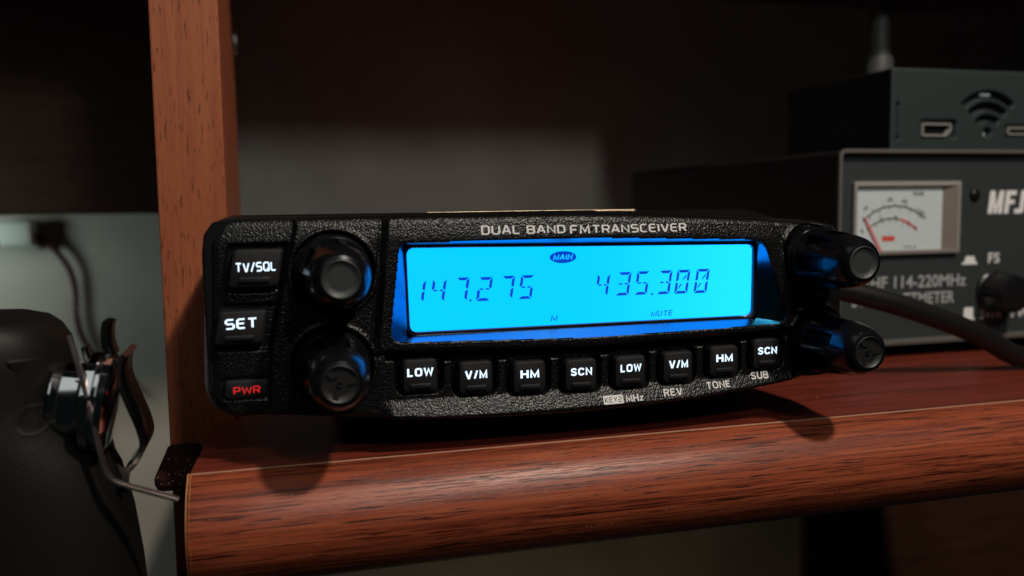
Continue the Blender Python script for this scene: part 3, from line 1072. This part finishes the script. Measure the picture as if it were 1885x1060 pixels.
for nm in ('ul', 'll', 'ur', 'lr'):
    kx, kz = KN[nm]
    yb = -float(base_h(kx)) + 0.7
    og = Vector((kx, yb, kz))
    if kfirst is None:
        V, F = lathe(KPROF, 192, mod=knob_mod(0.2))
        F = F[:-1]                      # the cap closes this end
        kb = mesh('knob', np.array(V) + np.array(og), F, M_knob, rad, org=og, smooth=True, sharp=28)
        V, F = lathe(CPROF, 48)
        kc = mesh('knob_cap', np.array(V) + np.array(og), F, M_cap, kb, org=og, smooth=True, sharp=50)
        kfirst = (kb, kc)
    else:
        kb = kfirst[0].copy()
        COL.objects.link(kb)
        kb.location = (og - ORG[rad.name]) * MM
        kb.rotation_euler = (0, {'ll': 0.35, 'ur': 0.1, 'lr': 0.5}[nm], 0)
        ORG[kb.name] = og
        kc = kfirst[1].copy()
        COL.objects.link(kc)
        kc.parent = kb
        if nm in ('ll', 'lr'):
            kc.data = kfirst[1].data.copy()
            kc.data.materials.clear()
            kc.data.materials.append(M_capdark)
    if nm in ('ll', 'lr'):            # push symbol moulded in the lower knobs' caps
        e = MB()
        yy = -19.95
        for k in range(3):
            a0 = 0.5 + k * 2.094
            pts = [(1.3, a0 - 0.42), (3.1, a0 - 0.12), (3.1, a0 + 0.25), (1.9, a0 + 0.35)]
            lp_ = [(r * math.cos(a), r * math.sin(a)) for r, a in pts]
            e.add(*loft([xz(lp_, -19.4), xz(lp_, yy)], False, True))
        ring = [(0.62 * math.cos(a), 0.62 * math.sin(a)) for a in [2 * math.pi * i / 16 for i in range(16)]]
        e.add(*loft([xz(ring, -19.3), xz(ring, yy), xz([(x * 0.55, z * 0.55) for x, z in ring], yy), xz([(x * 0.5, z * 0.5) for x, z in ring], -19.55)], False, True))
        em = mesh('push_symbol', np.array(e.V) + np.array(og), e.F, M_capdark, kb, org=og)

# ================================================================== CABLE
cb = mesh('cable', *tube([(120, 60, -20), (138, 42, -21), (152, 34, -23.2), (166, 31, -26.8), (182, 30, -31.7), (202, 30, -39.1), (219, 31, -47.0), (240, 34, -47.6), (300, 40, -47.6)], 3.2, 16, 10), M_cable, smooth=True)
cb['label'] = 'thick black cable running from behind the radio across the front of the meter box'
cb['category'] = 'cable'

# ================================================================== METER BOX
YM = 60.0
met = empty('power_meter', 'black metal SWR wattmeter box with white needle dial behind the right knobs', 'meter', (235, 130, -51))
mx0, mx1, mz0, mz1 = 174.9, 300.0, -46.4, 17.3
mc = MB()
oc = rrect((mx0 + mx1) / 2, (mz0 + mz1) / 2, mx1 - mx0, mz1 - mz0, 2.4, 6)
mc.add(*loft([xz(oc, YM + 165), xz(oc, YM + 0.4), xz(inset(oc, 0.5), YM)], True, False))
case = mc.build('case', M_case, met, smooth=True, sharp=40)
rim_l = [xz(inset(oc, 0.0), YM + 1.0), xz(grow(oc, 0.25), YM + 0.1), xz(grow(oc, 0.1), YM - 0.4), xz(inset(oc, 0.9), YM - 0.5), xz(inset(oc, 1.3), YM + 0.2), xz(inset(oc, 1.5), YM + 2.4)]
mesh('case_rim', *loft(rim_l, False, False), M_rim, case, smooth=True, sharp=40)
ip = inset(oc, 1.35)
mesh('front_panel', xz(ip, YM + 1.9), [list(range(len(ip)))], M_panelp, met)
YP = YM + 1.9
ft = MB()
ft.add(*box(182, 194, YM + 8, YM + 20, SH + 0.02, mz0 + 0.3, 0.6))
ft.build('foot', M_bracket, met)
ft = MB()
ft.add(*box(272, 284, YM + 8, YM + 20, SH + 0.02, mz0 + 0.3, 0.6))
ft.build('foot', M_bracket, met)
# dial: frame, paper, scales, needle
gx0, gx1, gz0, gz1 = 181.0, 222.4, -16.6, 7.2
fr = corner_loop([(gx0, gz1), (gx1, gz1), (gx1, gz0), (gx0, gz0)], 0.6, 4, (6, 4, 6, 4))
fr2 = corner_loop([(gx0 + 0.9, gz1 - 1.4), (gx1 - 1.4, gz1 - 1.4), (gx1 - 1.4, gz0 + 0.9), (gx0 + 0.9, gz0 + 0.9)], 0.4, 4, (6, 4, 6, 4))
fr3 = corner_loop([(gx0 + 1.6, gz1 - 2.2), (gx1 - 6.5, gz1 - 2.2), (gx1 - 6.5, gz0 + 1.3), (gx0 + 1.6, gz0 + 1.3)], 0.4, 4, (6, 4, 6, 4))
win = mesh('meter_window', *loft([xz(fr, YP + 0.2), xz(fr, YP - 1.6), xz(fr2, YP - 1.9)], False, False), M_clear, met, smooth=True, sharp=30)
mesh('window_reveal', *loft([xz(fr2, YP - 1.9), xz(fr3, YP - 0.5)], False, False), M_reveal, win)
dial = mesh('dial_face', xz(fr3, YP - 0.5), [list(range(len(fr3)))], M_paper, win)
YD = YP - 0.56
def arc_strip(cx, cz, r, a0, a1, wd, y, n=24):
    V, F = [], []
    for i in range(n + 1):
        a = math.radians(a0 + (a1 - a0) * i / n)
        for rr in (r - wd / 2, r + wd / 2):
            V.append((cx + rr * math.cos(a), y, cz + rr * math.sin(a)))
    for i in range(n):
        F.append([2 * i, 2 * i + 2, 2 * i + 3, 2 * i + 1])
    return V, F
ACX, ACZ = 196.6, -17.5
def arcz(px, py):                      # from the reading of the dial: fraction of the dial window
    return px, py
sc_ = MB()
sc_.add(*arc_strip(197.3, -18.6, 17.8, 133, 49, 0.55, YD))
sc_.add(*arc_strip(196.2, -19.2, 14.3, 131, 78, 0.5, YD))
for a in np.linspace(131, 50, 13):
    c, s = math.cos(math.radians(a)), math.sin(math.radians(a))
    r0, r1_ = (17.9, 19.0) if int(round((131 - a) / 6.75)) % 2 == 0 else (16.4, 17.6)
    q = [(197.3 + r0 * c - 0.13 * s, -18.6 + r0 * s + 0.13 * c), (197.3 + r1_ * c - 0.13 * s, -18.6 + r1_ * s + 0.13 * c),
         (197.3 + r1_ * c + 0.13 * s, -18.6 + r1_ * s - 0.13 * c), (197.3 + r0 * c + 0.13 * s, -18.6 + r0 * s - 0.13 * c)]
    sc_.add([(x, YD - 0.01, z) for x, z in q], [[0, 1, 2, 3]])
for a in np.linspace(128, 60, 7):
    c, s = math.cos(math.radians(a)), math.sin(math.radians(a))
    q = [(196.2 + r_ * c + k * 0.13 * s, -19.2 + r_ * s - k * 0.13 * c) for r_, k in ((13.0, -1), (14.2, -1), (14.2, 1), (13.0, 1))]
    sc_.add([(x, YD - 0.01, z) for x, z in q], [[0, 1, 2, 3]])
def dial_word(s, cx, cz, w_, h_, rot=0.0):
    V, F = font2d(s, 0.015)
    V = fit(V, -w_ / 2, w_ / 2, -h_ / 2, h_ / 2)
    c, n = math.cos(rot), math.sin(rot)
    sc_.add([(cx + x * c - z * n, YD - 0.02, cz + x * n + z * c) for x, z in V], F)
for s, cx, cz, w_, rot in (('10', 186.1, -1.4, 1.7, 0.5), ('30', 195.3, 1.3, 2.1, 0.05), ('60', 200.9, 0.7, 2.2, -0.2), ('100', 207.6, -2.9, 2.8, -0.6),
                           ('1', 184.9, -8.8, 0.6, 0.4), ('2', 191.9, -4.6, 0.9, 0.15), ('3', 197.5, -4.5, 1.2, 0.0), ('5', 202.6, -6.5, 1.0, -0.3), ('10', 205.2, -8.0, 1.6, -0.5)):
    dial_word(s, cx, cz, w_, 1.25, rot)
dial_word('PWR', 206.4, 3.0, 4.2, 1.5)
dial_word('VU', 203.2, -14.3, 5.0, 0.7)
sc_.build('dial_scale', M_ink, dial)
rs = MB()
rs.add(*arc_strip(196.2, -19.2, 14.3, 77.5, 46, 0.75, YD))
V, F = font2d('SWR', 0.03)
rs.add([(x, YD - 0.01, z) for x, z in fit(V, 192.6, 197.4, -12.2, -10.6)], F)
rs.add([(x, YD - 0.005, z) for x, z in rrect(195.0, -11.4, 4.9, 1.7, 0.2, 2)], [list(range(12))])
rs.build('red_scale', M_redink, dial)
nd = MB()
nd.add([(185.0, YD - 0.5, -4.0), (185.9, YD - 0.5, -4.2), (192.7, YD - 0.5, -16.0), (191.5, YD - 0.5, -16.0)], [[0, 1, 2, 3]])
ndl = nd.build('needle', P('needle_red', (0.75, 0.22, 0.22), 0.5), win)
# screw, lettering, buttons, knob
V, F = lathe([(-0.2, 2.1), (0.5, 2.0), (1.1, 1.4), (1.3, 0.5), (1.32, 0.05)], 24)
mesh('screw', np.array(V) + np.array((229.3, YP, 2.5)), F, P('screw_black', (0.02, 0.02, 0.02), 0.22, metal=0.6), met, smooth=True, sharp=60)
pl = MB()
yL = YP - 0.05
def poly2(pts):
    pl.add([(x, yL, z) for x, z in pts], [list(range(len(pts)))])
# heavy condensed maker's letters M F J
k0, zt2, zb2 = 234.9, 3.9, -3.9
def sh_(pts, dx):
    return [(k0 + dx + x + 0.12 * z, zb2 + z) for x, z in pts]
Hh = zt2 - zb2
poly2(sh_([(0, 0), (0, Hh), (2.1, Hh), (1.75, 0)], 0))
poly2(sh_([(2.1, Hh), (3.0, 2.6), (2.4, 0), (1.9, 3.2)], 0))
poly2(sh_([(3.0, 2.6), (3.9, Hh), (4.1, 3.2), (3.5, 0), (2.4, 0)], 0))
poly2(sh_([(3.9, Hh), (5.9, Hh), (5.9, 0), (4.15, 0), (4.1, 3.2)], 0))
poly2(sh_([(0, 0), (0, Hh), (1.9, Hh), (1.9, 0)], 6.7))
poly2(sh_([(1.9, Hh), (4.4, Hh), (4.4, Hh - 1.6), (1.9, Hh - 1.6)], 6.7))
poly2(sh_([(1.9, 4.7), (4.0, 4.7), (4.0, 3.2), (1.9, 3.2)], 6.7))
poly2(sh_([(2.2, Hh), (4.2, Hh), (4.2, 0.6), (3.4, 0), (2.2, 0)], 10.8))
poly2(sh_([(0.2, 0), (2.2, 0), (2.2, 1.6), (0.2, 1.6)], 10.8))
mk = pl.build('maker_lettering', M_sign, met)
def panel_word(s, x0, x1, z0, z1, bold=0.01, name='panel_lettering', mat=M_sign):
    V, F = font2d(s, bold)
    return mesh(name, [(x, yL, z) for x, z in fit(V, x0, x1, z0, z1)], F, mat, met)
panel_word('FS', 235.9, 240.6, -20.7, -17.2)
panel_word('SWR', 233.2, 242.7, -39.9, -36.5)
panel_word('PWR', 246.6, 257.0, -39.9, -36.5)
M_dimprint = P('dull_screenprint', (0.42, 0.44, 0.44), 0.6)
# serifed words
def serif_word(s, x0, x1, z0, z1):
    V, F = font2d(s, 0.014)
    b = MB()
    W2 = fit(V, x0, x1, z0, z1)
    b.add([(x, yL, z) for x, z in W2], F)
    return b.build('panel_lettering', M_dimprint, met)
serif_word('VHF 114-220MHz', 185.2, 226.9, -28.0, -23.9)
serif_word('SWR/WATTMETER', 182.0, 222.3, -33.6, -29.6)
sy = MB()
sy.add([(x, yL, z) for x, z in ((225.0, -20.9), (231.4, -20.9), (231.4, -20.3), (230.6, -20.1), (229.9, -18.1), (226.6, -18.1), (225.9, -20.1), (225.0, -20.3))], [list(range(8))])
sy.build('switch_mark', M_sign, met)
sy = MB()
sy.add([(x, yL, z) for x, z in ((226.3, -39.9), (231.0, -39.9), (231.0, -39.4), (230.4, -39.2), (230.2, -35.6), (226.6, -35.6))], [list(range(6))])
sy.build('switch_mark', M_sign, met)
V, F = lathe([(-0.5, 7.4), (0.8, 7.3), (1.2, 6.9), (8.5, 6.5), (9.4, 6.1), (9.7, 5.2), (9.7, 0.1)], 64, mod=lambda i, t, r, a: r - 0.25 * (1.0 < t < 9.0) * (math.sin(a * 24) > 0))
mesh('meter_knob', np.array(V) + np.array((238.4, YP, -30.6)), F, M_body, met, smooth=True, sharp=30)

# ================================================================== HOTSPOT BOX
YH = 75.0
hot = empty('hotspot_box', 'small dark green grey metal box with wireless symbol cut-out and antenna on the meter', 'device', (235, 105, 17.6))
hx0, hx1, hz0, hz1 = 206.0, 292.0, 17.6, 46.1
hb = MB()
oh = rrect((hx0 + hx1) / 2, (hz0 + hz1) / 2, hx1 - hx0, hz1 - hz0, 0.8, 3)
hb.add(*loft([xz(oh, YH + 62), xz(oh, YH + 0.9)], True, False))
hcase = hb.build('case', M_case, hot)
xs2 = np.arange(hx0, 272.0, 0.3)
zs2 = np.arange(hz0, hz1 + 0.01, 0.3)
X2, Z2 = np.meshgrid(xs2, zs2, indexing='ij')
wc, wz = 246.3, 22.6
rr = np.hypot(X2 - wc, Z2 - wz)
an = np.degrees(np.arctan2(Z2 - wz, X2 - wc))
hole = np.full(X2.shape, -1e9)
dotz = 24.6
for r0, r1_, ha in ((6.2, 8.2, 40), (10.0, 12.6, 42), (14.2, 16.6, 43)):
    hole = np.maximum(hole, np.minimum(np.minimum(rr - r0, r1_ - rr), (ha - np.abs(an - 90)) * 0.2))
hole = np.maximum(hole, 1.75 - np.hypot(X2 - wc - 0.0, Z2 - dotz))
hole = np.maximum(hole, sdf_rr(X2, Z2, 225.6, 25.6, 15.0, 6.6, 1.2))
hole = np.maximum(hole, sdf_rr(X2, Z2, 260.5, 25.2, 13.0, 4.2, 1.0))
hole = np.maximum(hole, np.minimum(0.42 - np.abs(X2 - 208.7), 5.9 - np.abs(Z2 - 28.2)))
for zc_ in (22.6, 33.8):
    hole = np.maximum(hole, 0.75 - np.hypot(X2 - 208.7, Z2 - zc_))
Hh2 = -2.2 * sstep(-0.15, 0.2, hole)
eo = np.minimum(np.minimum(X2 - hx0, Z2 - hz0), hz1 - Z2)
Hh2 = Hh2 - np.clip(0.5 - eo, 0, 0.5) * 0.8
grid_mesh('front_plate', xs2, zs2, Hh2, np.ones(X2.shape, bool), M_hot, hot, YH)
# dark interior behind the openings
ib = MB()
for (cx, cz, w_, h_) in ((225.6, 25.6, 13.6, 5.4), (260.5, 25.2, 11.6, 3.2)):
    ib.add([(x, YH + 2.0, z) for x, z in rrect(cx, cz, w_, h_, 0.8, 3)], [list(range(16))])
for r0, r1_, ha in ((6.4, 8.0, 39), (10.2, 12.4, 41), (14.4, 16.4, 42)):
    ib.add(*arc_strip(wc, wz, (r0 + r1_) / 2, 90 + ha, 90 - ha, r1_ - r0, YH + 2.0))
ib.add([(wc + 1.5 * math.cos(a), YH + 2.0, dotz + 1.5 * math.sin(a)) for a in [math.pi * i / 8 for i in range(16)]], [list(range(16))])
ib.build('opening_back', M_hole, hot)
def port(loop, wd):
    inn_ = inset(loop, wd)
    return loft([xz(loop, YH + 1.8), xz(loop, YH + 0.1), xz(inn_, YH + 0.1), xz(inn_, YH + 1.8)], False, False)
pa = rpoly([(218.8, 27.6), (231.0, 27.6), (231.0, 25.4), (229.0, 23.2), (218.8, 23.2)], [0.3, 0.7, 1.0, 1.2, 0.5], 4)
M_port = P('port_shell', (0.50, 0.50, 0.47), 0.45, metal=0.35)
mesh('port', *port(pa, 0.5), M_port, hot)
pb_ = rpoly([(255.4, 26.6), (266.0, 26.6), (266.0, 24.0), (255.4, 24.0)], 0.5, 4)
mesh('port', *port(pb_, 0.45), M_port, hot)
V, F = box(243.6, 248.2, YH + 1.3, YH + 1.9, 37.5, 38.4, 0.15)
mesh('circuit_chip', V, F, P('pale_part', (0.45, 0.55, 0.55), 0.4), hot)
V, F = box(244.8, 246.2, YH + 0.9, YH + 1.9, 23.2, 24.6, 0.3)
mesh('connector_tip', V, F, P('pale_tip', (0.75, 0.78, 0.76), 0.3, metal=0.4), hot)
# antenna
ap = [(0, 7.0), (1.2, 7.0), (1.5, 6.2), (1.8, 5.6), (9, 5.2), (10, 5.0), (10.4, 4.2), (24, 3.6), (95, 3.0), (97, 2.2), (97.5, 0.1)]
V, F = lathe(ap, 28)
Va = np.array(V)
Va = np.stack([Va[:, 0], Va[:, 2], -Va[:, 1]], 1)
mesh('antenna', Va + np.array((229.5, 112, 46.2)), F, M_ant, hot, smooth=True, sharp=35)

# ================================================================== MICROPHONE AND ITS CLIP
mic = empty('microphone', 'black hand microphone hanging by its round chrome stud left of the shelf', 'microphone', (-50, -5, -120))
prof_m = [(-18.3, -60, -48.5), (-18.6, -64, -45), (-19.4, -68, -41.6), (-21, -71, -39.5), (-24, -74, -37.8), (-28, -75, -37.6), (-33, -76, -38.2), (-37, -76.5, -37.4),
          (-41, -77, -35.2), (-45, -77, -32.4), (-50, -77, -30.0), (-58, -77, -28.2), (-69, -76, -26.9), (-85, -74, -26.0), (-104, -70, -27), (-116, -66, -30), (-119.5, -62, -36), (-120, -58, -42)]
loops = []
for z, xa, xb in prof_m:
    cx, hw = (xa + xb) / 2, (xb - xa) / 2
    hy = 17.0 * (0.55 + 0.45 * min(1, hw / 20)) * (0.6 if z > -18.5 or z < -119.8 else 1)
    lp_ = []
    for i in range(40):
        a = 2 * math.pi * i / 40
        c, s = math.cos(a), math.sin(a)
        lp_.append((cx + hw * math.copysign(abs(c) ** 0.72, c), 2 + hy * math.copysign(abs(s) ** 0.72, s), z))
    loops.append(lp_)
mesh('body', *loft(loops), M_mic, mic, smooth=True, sharp=60)
def mic_y(x, z):
    """y of the front of the shell"""
    zs_ = [p[0] for p in prof_m][::-1]
    xa = float(np.interp(z, zs_, [p[1] for p in prof_m][::-1]))
    xb = float(np.interp(z, zs_, [p[2] for p in prof_m][::-1]))
    cx, hw = (xa + xb) / 2, (xb - xa) / 2
    hy = 17.0 * (0.55 + 0.45 * min(1, hw / 20))
    c = min(0.999, abs((x - cx) / hw)) ** (1 / 0.72)
    return 2 - hy * (1 - c * c) ** 0.36
lt = rpoly([(-45.0, -25.0), (-39.6, -25.2), (-38.9, -35.0)], 0.5, 3)
lm = inset(lt, 0.3)
mesh('moulded_rib', *loft([[(x, mic_y(x, z) + 0.5, z) for x, z in lt], [(x, mic_y(x, z) - 0.5, z) for x, z in lt], [(x, mic_y(x, z) - 0.75, z) for x, z in lm]], False, True), M_mic, mic, smooth=True, sharp=35)
hx_, hz_ = -41.6, -36.2
def ringy(r, dy):
    return [(hx_ + r * math.cos(a), mic_y(hx_ + r * math.cos(a), hz_ + r * math.sin(a)) + dy, hz_ + r * math.sin(a)) for a in [2 * math.pi * i / 28 for i in range(28)]]
mesh('screw_recess', *loft([ringy(2.9, 0.3), ringy(2.75, -0.1), ringy(2.4, -0.12), ringy(2.0, -0.02)], False, False), M_mic, mic, smooth=True, sharp=50)
mesh('screw_hole', ringy(2.05, -0.06), [list(range(28))], M_hole, mic)
# hanging stud: axis along x, dropping slightly to the right
def studpart(name, profile, mat):
    V, F = lathe(profile, 56)
    V = np.array(V)
    ax = math.radians(9)
    out = []
    for x, y, z in V:
        t = -y
        out.append((-38.2 + t * math.cos(ax) + z * math.sin(ax), -4 + x, -34.0 - t * math.sin(ax) + z * math.cos(ax)))
    return mesh(name, out, F, mat, mic, smooth=True, sharp=35)
studpart('stud_base', [(-1.5, 6.3), (0.0, 6.6), (0.3, 6.9), (3.2, 6.9), (3.6, 6.5), (3.7, 3.0)], M_chrome)
studpart('stud', [(3.9, 3.0), (4.0, 8.6), (4.3, 9.2), (5.8, 9.4), (6.1, 8.7), (6.5, 8.7), (6.8, 9.4), (8.1, 9.3), (8.5, 8.7), (8.9, 7.8), (9.6, 0.1)], M_chrome)

clip = empty('microphone_clip', 'bent steel microphone hanger clip screwed to the left end of the shelf', 'clip', (-22, -6, -55))
kf = 0.955
def S(pts):
    return [(x * kf, z * kf) for x, z in pts]
arm = [(-36.4, -22.2), (-35.7, -25.6), (-34.6, -31.0), (-33.5, -37.0), (-32.6, -43.2), (-31.9, -47.0), (-31.0, -49.4), (-29.4, -50.9), (-25.0, -52.8), (-19.0, -55.2)]
mesh('fork_arm', *ribbon(S(arm), 0.8, -13.0, -11.4), M_clip, clip, smooth=True, sharp=40)
mesh('fork_arm', *ribbon(arm[1:6], 1.0, 3, 6.5), M_blackchrome, clip, smooth=True, sharp=40)
up = [(-29.9, -20.0), (-30.3, -22.0), (-30.2, -24.6), (-29.6, -26.6)]
mesh('spring_leaf', *ribbon(up, 1.5, -5.5, 2), M_blackchrome, clip, smooth=True, sharp=40)
leaf = [(-27.2, -26.4), (-28.1, -28.2), (-28.3, -31.5), (-26.9, -36.2), (-25.4, -40.6), (-24.9, -44.0), (-26.3, -47.0), (-28.2, -49.2), (-28.9, -50.8)]
mesh('spring_leaf', *ribbon(leaf, 1.1, -5, 9), M_blackchrome, clip, smooth=True, sharp=40)
tb = [(-29.4, -46.9), (-28.0, -48.0), (-26.9, -47.2), (-27.3, -49.2), (-27.6, -51.2), (-29.2, -51.0), (-28.6, -49.4)]
mesh('weld_tab', *loft([xz(tb, -5.6), xz(tb, -5.0)]), M_clip, clip)

# ================================================================== JUNCTION BOX AND WIRE ON THE WALL
jb = empty('junction_box', 'small white plastic junction box on the wall at the far left', 'junction box', (-119, 298, -14))
bb = MB()
bb.add(*box(-125.5, -110.5, 286, 299.9, -14.4, -2.6, 1.6, 3))
bb.build('box_body', M_box, jb, smooth=True, sharp=40)
bb = MB()
bb.add(*box(-125.2, -109.0, 290, 299.8, -16.6, -14.5, 0.8, 2))
bb.build('box_lid', P('box_lid_plastic', (0.42, 0.42, 0.40), 0.6), jb)
wr = mesh('wire', *tube([(-110, 293, -10.4), (-107, 293, -11.8), (-101.8, 294, -17.6), (-96.6, 295, -27), (-94.6, 296, -38), (-94.8, 296, -50), (-92.5, 296, -62), (-85, 296, -74), (-70, 296, -90)], 1.5, 10, 8), M_wire, smooth=True)
wr['label'] = 'dark red wire curving down the wall from the right side of the white box'
wr['category'] = 'wire'
wr = mesh('wire', *tube([(-160, 293, -16), (-140, 293, -14.5), (-126, 293, -12.4)], 1.7, 10, 6), M_wire, smooth=True)
wr['label'] = 'short piece of dark red wire entering the white box from the left'
wr['category'] = 'wire'
